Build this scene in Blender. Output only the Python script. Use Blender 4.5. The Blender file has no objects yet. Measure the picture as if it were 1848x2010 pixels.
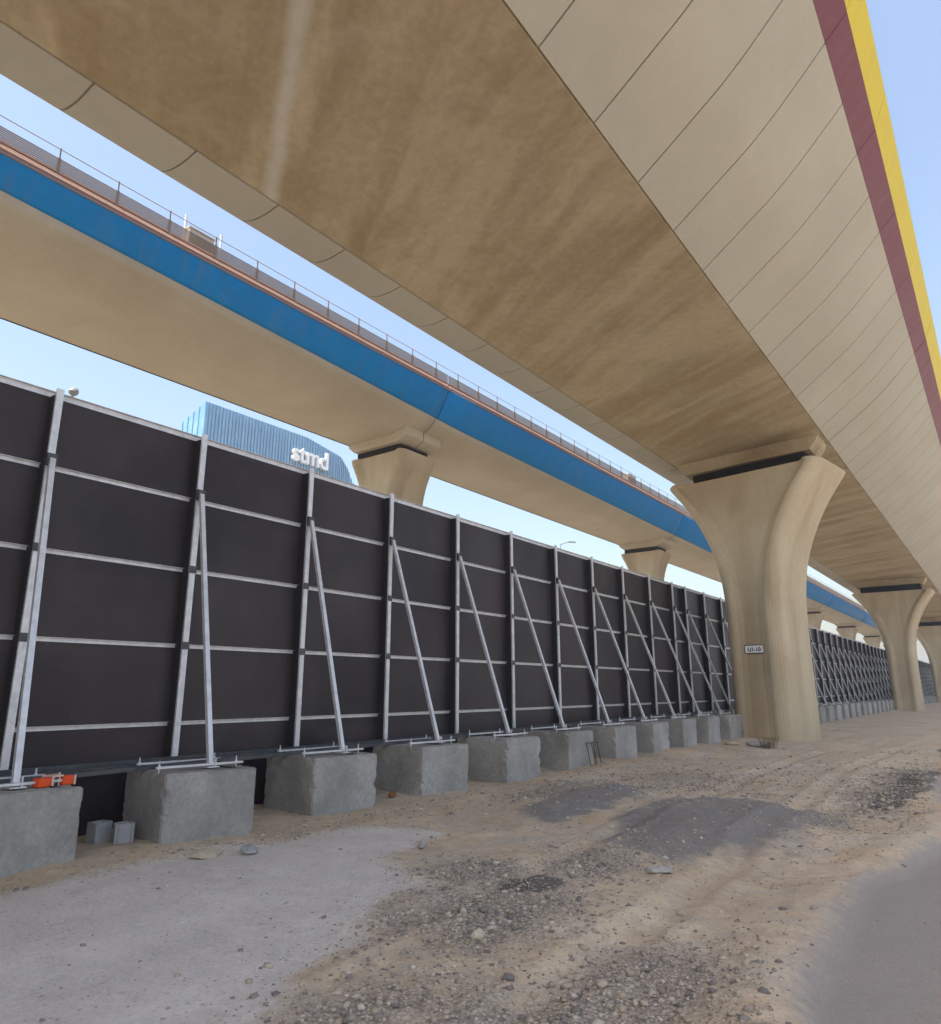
import bpy, math, random
import numpy as np
from mathutils import Vector, Matrix
R = math.radians
random.seed(7)
E = 1.95          # eye height above the ground (ground is about z = 0)
K = 1.15          # scale of the viaducts
C = bpy.context.scene.collection
scn = bpy.context.scene

# ------------------------------------------------------------------ camera
cd = bpy.data.cameras.new('camera'); cam = bpy.data.objects.new('camera', cd); C.objects.link(cam)
cd.sensor_fit = 'HORIZONTAL'; cd.sensor_width = 36; cd.lens = 36 * 1392.06 / 1848
cd.clip_start = .05; cd.clip_end = 6000
cam.location = (0, 0, E)
cam.rotation_euler = (R(90 + 13.993), 0, R(36.468))
scn.camera = cam

# ------------------------------------------------------------------ light
SUN_EL, SUN_AZ = 66.0, 184.0          # azimuth clockwise from +Y
w = bpy.data.worlds.new('World'); scn.world = w; w.use_nodes = True
nt = w.node_tree
sky = nt.nodes.new('ShaderNodeTexSky'); sky.sky_type = 'NISHITA'; sky.sun_disc = False
sky.sun_elevation = R(SUN_EL); sky.sun_rotation = R(SUN_AZ)
sky.air_density = 1.35; sky.dust_density = 3.0; sky.ozone_density = 1.2
bg = nt.nodes['Background']; bg.inputs['Strength'].default_value = .15
nt.links.new(sky.outputs[0], bg.inputs[0])
sd = bpy.data.lights.new('sun', 'SUN'); sd.energy = 5; sd.angle = R(.6); sd.color = (1, .94, .84)
so = bpy.data.objects.new('sun', sd); C.objects.link(so)
dv = Vector((math.sin(R(SUN_AZ)) * math.cos(R(SUN_EL)), math.cos(R(SUN_AZ)) * math.cos(R(SUN_EL)), math.sin(R(SUN_EL))))
so.rotation_euler = dv.to_track_quat('Z', 'Y').to_euler()
scn.view_settings.view_transform = 'Standard'; scn.view_settings.look = 'None'
scn.view_settings.gamma = 1; scn.view_settings.exposure = .95
scn.cycles.max_bounces = 8; scn.cycles.diffuse_bounces = 6

# ------------------------------------------------------------------ materials
def mat(name, col, rough=.8, metal=0, spec=.5):
    m = bpy.data.materials.new(name); m.use_nodes = True
    b = m.node_tree.nodes['Principled BSDF']
    b.inputs['Base Color'].default_value = (*col, 1); b.inputs['Roughness'].default_value = rough
    b.inputs['Metallic'].default_value = metal; b.inputs['Specular IOR Level'].default_value = spec
    return m
class G:
    """small node helper"""
    def __init__(s, m): s.t = m.node_tree; s.n = s.t.nodes; s.b = s.n['Principled BSDF']
    def new(s, k, **kw):
        o = s.n.new(k)
        for a, v in kw.items(): setattr(o, a, v)
        return o
    def l(s, a, b): s.t.links.new(a, b)
    def pos(s, sc=(1, 1, 1), rot=(0, 0, 0)):
        g = s.new('ShaderNodeNewGeometry'); m = s.new('ShaderNodeMapping'); m.inputs['Scale'].default_value = sc
        m.inputs['Rotation'].default_value = rot
        s.l(g.outputs['Position'], m.inputs[0]); return m.outputs[0]
    def rpos(s, rot, sc):
        g = s.new('ShaderNodeNewGeometry'); a = s.new('ShaderNodeMapping'); a.inputs['Rotation'].default_value = (0, 0, rot); s.l(g.outputs['Position'], a.inputs[0])
        b = s.new('ShaderNodeMapping'); b.inputs['Scale'].default_value = sc; s.l(a.outputs[0], b.inputs[0]); return b.outputs[0]
    def noise(s, v, sc, det=4, rough=.6, dist=0):
        o = s.new('ShaderNodeTexNoise'); o.inputs['Scale'].default_value = sc; o.inputs['Detail'].default_value = det
        o.inputs['Roughness'].default_value = rough; o.inputs['Distortion'].default_value = dist
        s.l(v, o.inputs['Vector']); return o.outputs['Fac']
    def voro(s, v, sc, out='Distance', feat='F1'):
        o = s.new('ShaderNodeTexVoronoi'); o.feature = feat; o.inputs['Scale'].default_value = sc
        s.l(v, o.inputs['Vector']); return o.outputs[out]
    def ramp(s, f, pts):
        o = s.new('ShaderNodeValToRGB'); e = o.color_ramp.elements
        while len(e) < len(pts): e.new(.5)
        for i, (p, c) in enumerate(pts):
            e[i].position = p; c = c if hasattr(c, '__len__') else (c, c, c); e[i].color = (*c, 1)
        s.l(f, o.inputs[0]); return o.outputs[0]
    def mix(s, f, a, b, mode='MIX'):
        o = s.new('ShaderNodeMix'); o.data_type = 'RGBA'; o.blend_type = mode
        for v, k in ((f, 0), (a, 6), (b, 7)):
            if isinstance(v, (int, float)): o.inputs[k].default_value = v if k == 0 else (v, v, v, 1)
            elif isinstance(v, tuple): o.inputs[k].default_value = (*v, 1)
            else: s.l(v, o.inputs[k])
        return o.outputs[2]
    def math(s, op, a, b=0.0):
        o = s.new('ShaderNodeMath'); o.operation = op
        for v, k in ((a, 0), (b, 1)):
            if isinstance(v, (int, float)): o.inputs[k].default_value = v
            else: s.l(v, o.inputs[k])
        return o.outputs[0]
    def bump(s, h, st=.3, d=.02):
        o = s.new('ShaderNodeBump'); o.inputs['Strength'].default_value = st; o.inputs['Distance'].default_value = d
        s.l(h, o.inputs['Height']); s.l(o.outputs[0], s.b.inputs['Normal']); return o
    def base(s, c): s.l(c, s.b.inputs['Base Color'])
    def attr(s, nm):
        o = s.new('ShaderNodeAttribute'); o.attribute_name = nm; return o

def concrete(name, lo, hi, streak=None, streak_amt=.5, rough=.85, sc=1.0, streak_col=None, streak_rot=0, spots=.25):
    m = mat(name, hi, rough, spec=.25); g = G(m); v = g.pos()
    c = g.mix(g.ramp(g.noise(v, .45 * sc, 6, .65, .4), [(.3, 0), (.7, 1)]), lo, hi)
    f = g.noise(v, 9 * sc, 5, .7)
    c = g.mix(spots, c, g.ramp(f, [(.25, .35), (.75, .75)]), 'OVERLAY')
    if streak:
        s_ = g.noise(g.pos(streak, (0, 0, streak_rot)), 1.0, 4, .52, .3)
        big = g.noise(v, .22, 3, .5)
        k = g.math('MULTIPLY', g.ramp(s_, [(.42, 0), (.66, 1)]), g.ramp(big, [(.3, .35), (.65, 1)]))
        c = g.mix(g.math('MULTIPLY', k, streak_amt), c, streak_col or tuple(x * .5 for x in lo))
    g.base(c)
    g.bump(g.math('ADD', g.noise(v, 40 * sc, 4, .7), g.math('MULTIPLY', g.noise(v, 4, 3), .6)), .25, .01)
    return m

M = {}
M['wing'] = concrete('wing_concrete', (.405, .372, .298), (.462, .425, .345), (.5, .12, .5), .12, sc=.6, streak_col=(.36, .30, .21), spots=.1)
# soffit: stained brown, streaks run across the girder
def soffit_mat():
    m = mat('soffit_concrete', (.3, .2, .1), .85, spec=.2); g = G(m); v = g.pos()
    c = g.mix(g.ramp(g.noise(v, .38, 6, .62, .6), [(.34, 0), (.66, 1)]), (.375, .30, .18), (.485, .40, .262))
    s1 = g.noise(g.rpos(R(31), (.12, .9, .3)), 1.0, 5, .56, .38)
    c = g.mix(g.math('MULTIPLY', g.ramp(s1, [(.40, 0), (.66, 1)]), .8), c, (.30, .218, .122))
    s2 = g.noise(g.rpos(R(31), (.16, 1.0, .3)), 1.3, 3, .5, .4)
    c = g.mix(g.math('MULTIPLY', g.ramp(s2, [(.54, 0), (.74, 1)]), .55), c, (.56, .455, .31))
    c = g.mix(.35, c, g.ramp(g.noise(v, 5, 5, .7), [(.25, .3), (.75, .72)]), 'OVERLAY')
    bl = g.ramp(g.noise(v, .8, 5, .6, .8), [(.52, 0), (.70, 1)])
    c = g.mix(g.math('MULTIPLY', bl, .22), c, (.52, .44, .33))
    # reflected sunlight painted as a pale oblique streak across the underside
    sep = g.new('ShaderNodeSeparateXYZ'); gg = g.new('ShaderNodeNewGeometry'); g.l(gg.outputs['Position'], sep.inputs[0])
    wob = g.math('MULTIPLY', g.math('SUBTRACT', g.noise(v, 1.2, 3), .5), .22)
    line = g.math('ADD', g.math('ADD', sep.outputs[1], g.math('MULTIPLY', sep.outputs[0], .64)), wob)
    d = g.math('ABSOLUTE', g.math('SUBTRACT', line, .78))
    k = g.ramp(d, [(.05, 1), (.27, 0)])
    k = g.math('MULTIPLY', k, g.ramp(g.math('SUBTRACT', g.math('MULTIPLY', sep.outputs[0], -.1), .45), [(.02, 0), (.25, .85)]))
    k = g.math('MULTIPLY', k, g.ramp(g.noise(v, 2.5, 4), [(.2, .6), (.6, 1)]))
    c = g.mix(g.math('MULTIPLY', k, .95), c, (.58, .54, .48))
    g.base(c); g.bump(g.noise(v, 25, 5, .7), .25, .012); return m
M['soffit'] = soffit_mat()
M['pier'] = concrete('pier_concrete', (.45, .365, .238), (.56, .47, .325), (.9, .9, .09), .6, streak_col=(.31, .205, .105), spots=.2)
M['pale'] = concrete('pale_concrete', (.47, .405, .295), (.55, .48, .36), (.3, .3, .8), .4, streak_col=(.38, .30, .20), spots=.15)
M['block'] = concrete('block_concrete', (.24, .225, .20), (.46, .435, .40), (.9, .9, .5), .5, sc=1.8, streak_col=(.17, .155, .135), spots=.6)
def painted(name, col, dirt, rough=.5, amt=.3):
    m = mat(name, col, rough, spec=.15); g = G(m); v = g.pos()
    k = g.ramp(g.noise(v, 1.3, 6, .7, .3), [(.42, 0), (.75, 1)])
    c = g.mix(g.math('MULTIPLY', k, amt), col, dirt)
    st = g.ramp(g.noise(g.pos((.6, 1.6, .25)), 2.2, 5, .65), [(.5, 0), (.72, 1)])
    c = g.mix(g.math('MULTIPLY', st, amt * .8), c, tuple(.5 * a + .5 * b for a, b in zip(dirt, (.30, .26, .21))))
    c = g.mix(.15, c, g.ramp(g.noise(v, 14, 3), [(.3, .35), (.7, .65)]), 'OVERLAY')
    g.base(c); g.bump(g.noise(v, 30, 3), .1, .004); return m
M['yellow'] = painted('yellow_paint', (.68, .50, .012), (.56, .41, .04))
M['band'] = painted('maroon_paint', (.19, .065, .08), (.21, .10, .10))
M['blue'] = painted('blue_paint', (.001, .25, .64), (.003, .17, .46), .55, .45)
M['coping'] = painted('coping_pink', (.44, .25, .18), (.34, .22, .17), .7)
M['pipe'] = painted('pink_pipe', (.50, .33, .26), (.35, .25, .2), .6)
M['rail'] = painted('rail_olive', (.26, .19, .14), (.15, .11, .09), .5)
M['joint'] = mat('joint_filler', (.05, .04, .03), .9)
M['shade_drip'] = mat('gap_shade_and_drip_black', (.028, .022, .018), .9, spec=.1)  # near-black for the shade in the pier gaps, shared by the drip edge
def steel(name, lo, hi, metal=.35, rough=.42):
    m = mat(name, hi, rough, metal); g = G(m); v = g.pos()
    c = g.mix(g.ramp(g.noise(v, 6, 5, .7), [(.35, 0), (.7, 1)]), lo, hi)
    k = g.ramp(g.noise(g.pos((8, 8, 1.2)), 1.5, 5, .7), [(.6, 0), (.78, 1)])
    c = g.mix(g.math('MULTIPLY', k, .35), c, (.16, .12, .09))
    g.base(c); g.l(g.ramp(g.noise(v, 15, 3), [(.3, .35), (.7, .6)]), g.b.inputs['Roughness']); return m
M['steel'] = steel('galvanised_steel', (.56, .55, .56), (.76, .745, .74))
M['steeldark'] = steel('dull_steel', (.045, .045, .05), (.10, .10, .105), .2)
def panel_mat():
    m = mat('film_faced_plywood', (.03, .02, .025), .42, spec=.32); g = G(m); v = g.pos()
    n = g.noise(g.pos((1, .35, .35)), 1.1, 5, .6)
    c = g.mix(g.ramp(n, [(.35, 0), (.65, 1)]), (.021, .0145, .017), (.040, .0265, .031))
    v2 = g.pos((0, .42, 0)); o = g.new('ShaderNodeTexWhiteNoise'); o.noise_dimensions = '3D'
    sn = g.new('ShaderNodeVectorMath'); sn.operation = 'FLOOR'; g.l(g.pos((0, .41, .82)), sn.inputs[0]); g.l(sn.outputs[0], o.inputs[0])
    c = g.mix(.55, c, g.ramp(o.outputs['Value'], [(0, .3), (1, .72)]), 'OVERLAY')
    sp = g.ramp(g.voro(g.pos((1, 2.2, .9)), 2.3), [(.02, 1), (.045, 0)])
    sp2 = g.ramp(g.noise(g.pos((1, 9, 1.1)), 2.4, 4, .7), [(.72, 0), (.80, 1)])
    c = g.mix(g.math('MULTIPLY', sp, .45), c, (.25, .25, .27))
    c = g.mix(g.math('MULTIPLY', sp2, .25), c, (.22, .21, .22))
    dust = g.ramp(g.noise(v, .5, 4), [(.4, 0), (.8, 1)])
    c = g.mix(g.math('MULTIPLY', dust, .22), c, (.16, .13, .11))
    g.base(c); g.l(g.ramp(n, [(.3, .38), (.7, .6)]), g.b.inputs['Roughness']); g.bump(g.noise(v, 2.5, 3), .12, .02); return m
M['panel'] = panel_mat()
M['batten'] = mat('dark_batten', (.022, .018, .02), .7)
M['orange'] = painted('orange_plastic', (.75, .09, .025), (.55, .08, .04), .4)
M['palepink'] = mat('faded_plastic', (.70, .45, .38), .5)
M['white'] = mat('white_paint', (.8, .8, .78), .5)
M['black'] = mat('black_paint', (.015, .015, .015), .6)
M['brick'] = concrete('hollow_block', (.27, .26, .26), (.42, .41, .41), sc=6)
M['cabinet'] = painted('cabinet_beige', (.55, .50, .42), (.45, .4, .33), .5)
M['lampgrey'] = mat('lamp_grey', (.32, .32, .33), .5, .3)
def stone_mat():
    m = mat('stone', (.4, .35, .3), .85, spec=.2); g = G(m)
    o = g.new('ShaderNodeNewGeometry')
    c = g.ramp(o.outputs['Random Per Island'], [(0, (.17, .15, .135)), (.22, (.25, .215, .185)), (.42, (.36, .30, .23)), (.7, (.42, .33, .24)), (.88, (.47, .39, .30)), (1, (.56, .49, .41))])
    c = g.mix(.4, c, g.ramp(g.noise(g.pos(), 60, 3), [(.3, .35), (.7, .65)]), 'OVERLAY')
    g.base(c); return m
M['stone'] = stone_mat()
def glass_facade():
    m = mat('blue_glass_facade', (.2, .4, .6), .12, 0, .8); g = G(m)
    v = g.pos((.05, .9, .25)); n = g.noise(v, 2.2, 4, .7)
    c = g.ramp(n, [(.3, (.09, .27, .50)), (.55, (.16, .37, .60)), (.75, (.28, .50, .70))])
    g.base(c); g.b.inputs['Roughness'].default_value = .3; return m
M['glass'] = glass_facade()
M['fin'] = mat('facade_fin', (.06, .15, .25), .5)
M['roof'] = mat('roof_grey', (.3, .33, .36), .7)

# ------------------------------------------------------------------ mesh helpers
def link(name, V, F, m, parent=None, smooth=False, mats=None, mi=None):
    me = bpy.data.meshes.new(name); me.from_pydata([tuple(v) for v in V], [], [tuple(f) for f in F]); me.update()
    for x in (mats or [m]): me.materials.append(x)
    if mi is not None: me.polygons.foreach_set('material_index', mi)
    if smooth: me.polygons.foreach_set('use_smooth', [True] * len(me.polygons))
    o = bpy.data.objects.new(name, me); C.objects.link(o)
    if parent: o.parent = parent
    return o
def tag(o, label=None, cat=None, group=None, kind=None):
    if label: o['label'] = label
    if cat: o['category'] = cat
    if group: o['group'] = group
    if kind: o['kind'] = kind
    return o
def empty(name, loc, label, cat, group=None, rz=0):
    o = bpy.data.objects.new(name, None); C.objects.link(o); o.location = loc; o.rotation_euler.z = rz
    o.empty_display_size = .2
    return tag(o, label, cat, group)
class MB:
    def __init__(s): s.V = []; s.F = []
    def box(s, x0, x1, y0, y1, z0, z1):
        n = len(s.V)
        s.V += [(x, y, z) for z in (z0, z1) for y in (y0, y1) for x in (x0, x1)]
        for f in ((0, 2, 3, 1), (4, 5, 7, 6), (0, 1, 5, 4), (2, 6, 7, 3), (0, 4, 6, 2), (1, 3, 7, 5)): s.F.append([n + i for i in f])
        return s
    def bar(s, a, b, w, h, up=(0, 0, 1)):
        a, b = Vector(a), Vector(b); d = (b - a).normalized(); u = Vector(up)
        if abs(d.dot(u)) > .98: u = Vector((1, 0, 0))
        r = d.cross(u).normalized(); u = r.cross(d)
        n = len(s.V)
        for p in (a, b):
            for i, j in ((-1, -1), (1, -1), (1, 1), (-1, 1)): s.V.append(tuple(p + r * i * w / 2 + u * j * h / 2))
        for f in ((3, 2, 1, 0), (4, 5, 6, 7), (0, 1, 5, 4), (1, 2, 6, 5), (2, 3, 7, 6), (3, 0, 4, 7)): s.F.append([n + i for i in f])
        return s
    def tube(s, a, b, r0, r1=None, k=8):
        r1 = r0 if r1 is None else r1
        a, b = Vector(a), Vector(b); d = (b - a).normalized(); u = Vector((0, 0, 1)) if abs(d.z) < .9 else Vector((1, 0, 0))
        x = d.cross(u).normalized(); y = d.cross(x); n = len(s.V)
        for p, r in ((a, r0), (b, r1)):
            for i in range(k):
                t = 2 * math.pi * i / k; s.V.append(tuple(p + (x * math.cos(t) + y * math.sin(t)) * r))
        for i in range(k): j = (i + 1) % k; s.F.append([n + i, n + j, n + k + j, n + k + i])
        s.F.append([n + i for i in range(k)][::-1]); s.F.append([n + k + i for i in range(k)])
        return s
    def prism(s, pts, y0, y1):   # pts in XZ, closed, extruded along Y
        n = len(s.V); k = len(pts)
        s.V += [(x, y0, z) for x, z in pts] + [(x, y1, z) for x, z in pts]
        for i in range(k): j = (i + 1) % k; s.F.append([n + i, n + j, n + k + j, n + k + i])
        s.F.append([n + i for i in range(k)][::-1]); s.F.append([n + k + i for i in range(k)])
        return s
    def build(s, name, m, parent=None, smooth=False, bevel=0):
        o = link(name, s.V, s.F, m, parent, smooth)
        if bevel:
            b = o.modifiers.new('b', 'BEVEL'); b.width = bevel; b.segments = 2; b.limit_method = 'ANGLE'
        return o
def spline(pts, n):
    """Catmull-Rom through pts, n samples per piece"""
    P = [np.array(p, float) for p in pts]; P = [2 * P[0] - P[1]] + P + [2 * P[-1] - P[-2]]; out = []
    for i in range(1, len(P) - 2):
        for k in range(n):
            t = k / n; a, b, c, d = P[i - 1:i + 3]
            out.append(.5 * ((2 * b) + (c - a) * t + (2 * a - 5 * b + 4 * c - d) * t * t + (3 * b - a - 3 * c + d) * t ** 3))
    out.append(P[-2]); return [tuple(p) for p in out]
def loft(name, rings, m, parent, closed=False, smooth=True, caps=False, srange=None):
    V = []; F = []; k = len(rings[0])
    for r in rings: V += r
    for i in range(len(rings) - 1):
        for j in range(k if closed else k - 1):
            a = i * k + j; b = i * k + (j + 1) % k; F.append((a, b, b + k, a + k))
    if caps: F.append(list(range(k))[::-1]); F.append([(len(rings) - 1) * k + j for j in range(k)])
    o = link(name, V, F, m, parent, smooth)
    if srange:
        kk = k if closed else k - 1
        for i, p_ in enumerate(o.data.polygons):
            if i < (len(rings) - 1) * kk and any(a <= i % kk < b_ for a, b_ in srange): p_.use_smooth = True
    return o
# numpy value noise
def vnoise(x, y, seed=0):
    xi = np.floor(x).astype(np.int64); yi = np.floor(y).astype(np.int64); xf = x - xi; yf = y - yi
    def h(a, b):
        n = (a * 374761393 + b * 668265263 + seed * 974711) & 0x7fffffff
        n = ((n ^ (n >> 13)) * 1274126177) & 0x7fffffff
        return ((n ^ (n >> 16)) & 0xffff) / 65535.0
    u = xf * xf * (3 - 2 * xf); v = yf * yf * (3 - 2 * yf)
    return (h(xi, yi) * (1 - u) + h(xi + 1, yi) * u) * (1 - v) + (h(xi, yi + 1) * (1 - u) + h(xi + 1, yi + 1) * u) * v
def fbm(x, y, oct=4, seed=0):
    s = 0; a = .5; t = 0
    for o in range(oct): s = s + a * vnoise(x * 2 ** o, y * 2 ** o, seed + o); t += a; a *= .5
    return s / t
def sm(e0, e1, x): t = np.clip((x - e0) / (e1 - e0), 0, 1); return t * t * (3 - 2 * t)

# ------------------------------------------------------------------ ground
def poly_dist(px, py, poly):
    """signed distance, negative inside"""
    d = np.full(px.shape, 1e9); ins = np.zeros(px.shape, bool)
    for i in range(len(poly)):
        ax, ay = poly[i]; bx, by = poly[(i + 1) % len(poly)]
        ex, ey = bx - ax, by - ay; t = np.clip(((px - ax) * ex + (py - ay) * ey) / (ex * ex + ey * ey), 0, 1)
        d = np.minimum(d, np.hypot(px - ax - t * ex, py - ay - t * ey))
        c = ((ay > py) != (by > py)) & (px < (bx - ax) * (py - ay) / (by - ay + 1e-12) + ax); ins ^= c
    return np.where(ins, -d, d)
SCREED = [(-9.5, .5), (-8.3, 3.4), (-8.4, 5.4), (-8.1, 7.0), (-7.7, 8.2), (-6.7, 8.3), (-6.3, 7.0), (-5.3, 5.9), (-4.8, 5.0), (-4.3, 4.1), (-3.6, 3.1), (-3.0, 1.5), (-4, .5)]
MOUND1 = [(-4.6, 8.6), (-3.6, 8.5), (-2.7, 10.0), (-2.3, 12.0), (-2.8, 13.6), (-4.1, 14.0), (-5.2, 13.2), (-5.1, 11.2)]
MOUND2 = [(-6.9, 10.3), (-5.9, 10.2), (-5.6, 12.0), (-5.9, 14.2), (-6.9, 14.2), (-7.3, 12.4)]
def masks(x, y):
    wob = (fbm(x * 1.3, y * 1.3, 5, 3) - .5)
    sc = sm(.35, -.35, poly_dist(x, y, SCREED) + wob * 1.1)
    m1 = sm(.3, -.35, poly_dist(x, y, MOUND1) + wob * .9)
    m2 = sm(.25, -.3, poly_dist(x, y, MOUND2) + wob * .8)
    dark = np.maximum(m1, m2)
    edge = -1.27 + .34 * np.sin(y * .55 + .6) * sm(30, 8, y) + (fbm(x * .9, y * .9, 3, 3) - .5) * .4 - .012 * np.maximum(y - 12, 0)
    road = sm(-.28, .28, x - edge)
    # gravelly zones
    def blob(cx, cy, rx, ry, a=0):
        dx, dy = x - cx, y - cy; c, s = math.cos(a), math.sin(a)
        return np.exp(-(((dx * c + dy * s) / rx) ** 2 + ((-dx * s + dy * c) / ry) ** 2))
    gr = np.maximum.reduce([blob(-4.1, 5.8, .9, 1.4, .2), blob(-2.7, 3.6, 1.2, 1.0), blob(-4.1, 8.0, .7, .8), blob(-4.9, 6.8, .7, .6), blob(-2.3, 4.8, .7, 1.2), blob(-7.6, 12.8, .6, 2.2) * .8, blob(-6, 16, 2.5, 3) * .45,
                            blob(-2.3, 17, .7, 5) * .8, blob(-8.3, 8, .4, 4) * .4]) * (1 - road) * (.5 + fbm(x * 2.2, y * 2.2, 4, 9))
    gr = np.clip(gr, 0, 1)
    # dark tar spill far right and near right corner
    tar = np.maximum.reduce([blob(-1.9, 17.5, .5, 3.6, -.05), blob(-1.75, 29, .6, 5) * .8, blob(-1.35, 4.4, .35, .5), blob(-4.2, 6.7, .5, .5) * .8])
    tar = sm(.35, .75, tar * (.55 + fbm(x * 2.5, y * 2.5, 4, 21)))
    return sc, dark, road, gr, tar
def ground_z(x, y):
    sc, dark, road, gr, tar = masks(x, y)
    wob = (fbm(x * 1.3, y * 1.3, 5, 3) - .5)
    edge = -1.27 + .34 * np.sin(y * .55 + .6) * sm(30, 8, y) + (fbm(x * .9, y * .9, 3, 3) - .5) * .4 - .012 * np.maximum(y - 12, 0)
    near = sm(60, 20, np.hypot(x, y))
    z = (fbm(x * .45, y * .45, 3, 1) - .5) * .22 + (fbm(x * 2.3, y * 2.3, 3, 5) - .5) * .06 + (fbm(x * 9, y * 9, 3, 8) - .5) * .025
    z = z * near
    # wheel ruts running along the site
    for xr in (-3.1, -4.75):
        xc = xr + .35 * np.sin(y * .18 + 1) ; z = z - .035 * np.exp(-((x - xc) / .16) ** 2) * sm(45, 20, y) + .02 * np.exp(-((np.abs(x - xc) - .28) / .09) ** 2) * sm(45, 20, y)
    z = z * (1 - .75 * sc) * (1 - .85 * road)
    z = z + gr * (fbm(x * 14, y * 14, 2, 31) - .45) * .07
    m1 = sm(.3, -.9, poly_dist(x, y, MOUND1)); m2 = sm(.2, -.7, poly_dist(x, y, MOUND2))
    z = z + .13 * m1 + .09 * m2
    z = z + (.085 * sm(-.75, -.12, x - edge) * sm(.22, -.06, x - edge)) * sm(40, 12, y) - .04 * road
    z = z + .10 * sm(-7.2, -8.6, x) * sm(9, 18, y)            # rises a little along the blocks
    z = z - .03 * sm(-7.6, -8.6, x) * sm(9, 6, y)
    return z
def graded(lo, hi, step, far_lo, far_hi, g=1.14):
    a = list(np.arange(lo, hi + 1e-6, step)); s = step
    while a[-1] < far_hi: s *= g; a.append(a[-1] + s)
    s = step
    while a[0] > far_lo: s *= g; a.insert(0, a[0] - s)
    return np.array(a)
gx = graded(-9.6, .6, .045, -2600, 2600); gy = graded(1.6, 17, .05, -600, 3500, 1.10)
X, Y = np.meshgrid(gx, gy); Z = ground_z(X, Y)
nx, ny = len(gx), len(gy)
Vg = np.stack([X.ravel(), Y.ravel(), Z.ravel()], 1)
ii = np.arange(nx - 1)[None, :] + (np.arange(ny - 1) * nx)[:, None]
Fg = np.stack([ii, ii + 1, ii + 1 + nx, ii + nx], -1).reshape(-1, 4)
me = bpy.data.meshes.new('ground'); me.vertices.add(len(Vg)); me.vertices.foreach_set('co', Vg.ravel().astype(np.float32))
me.loops.add(Fg.size); me.loops.foreach_set('vertex_index', Fg.ravel().astype(np.int32))
me.polygons.add(len(Fg)); me.polygons.foreach_set('loop_start', np.arange(0, Fg.size, 4, dtype=np.int32)); me.update(); me.validate()
me.polygons.foreach_set('use_smooth', np.ones(len(Fg), bool))
sc_, dk_, rd_, gr_, tar_ = masks(X, Y)
for nm, a in (('screed', sc_), ('dark', dk_), ('road', rd_), ('gravel', gr_), ('tar', tar_)):
    at = me.attributes.new(nm, 'FLOAT', 'POINT'); at.data.foreach_set('value', a.ravel().astype(np.float32))
ground = bpy.data.objects.new('ground', me); C.objects.link(ground); tag(ground, kind='structure')
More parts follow.
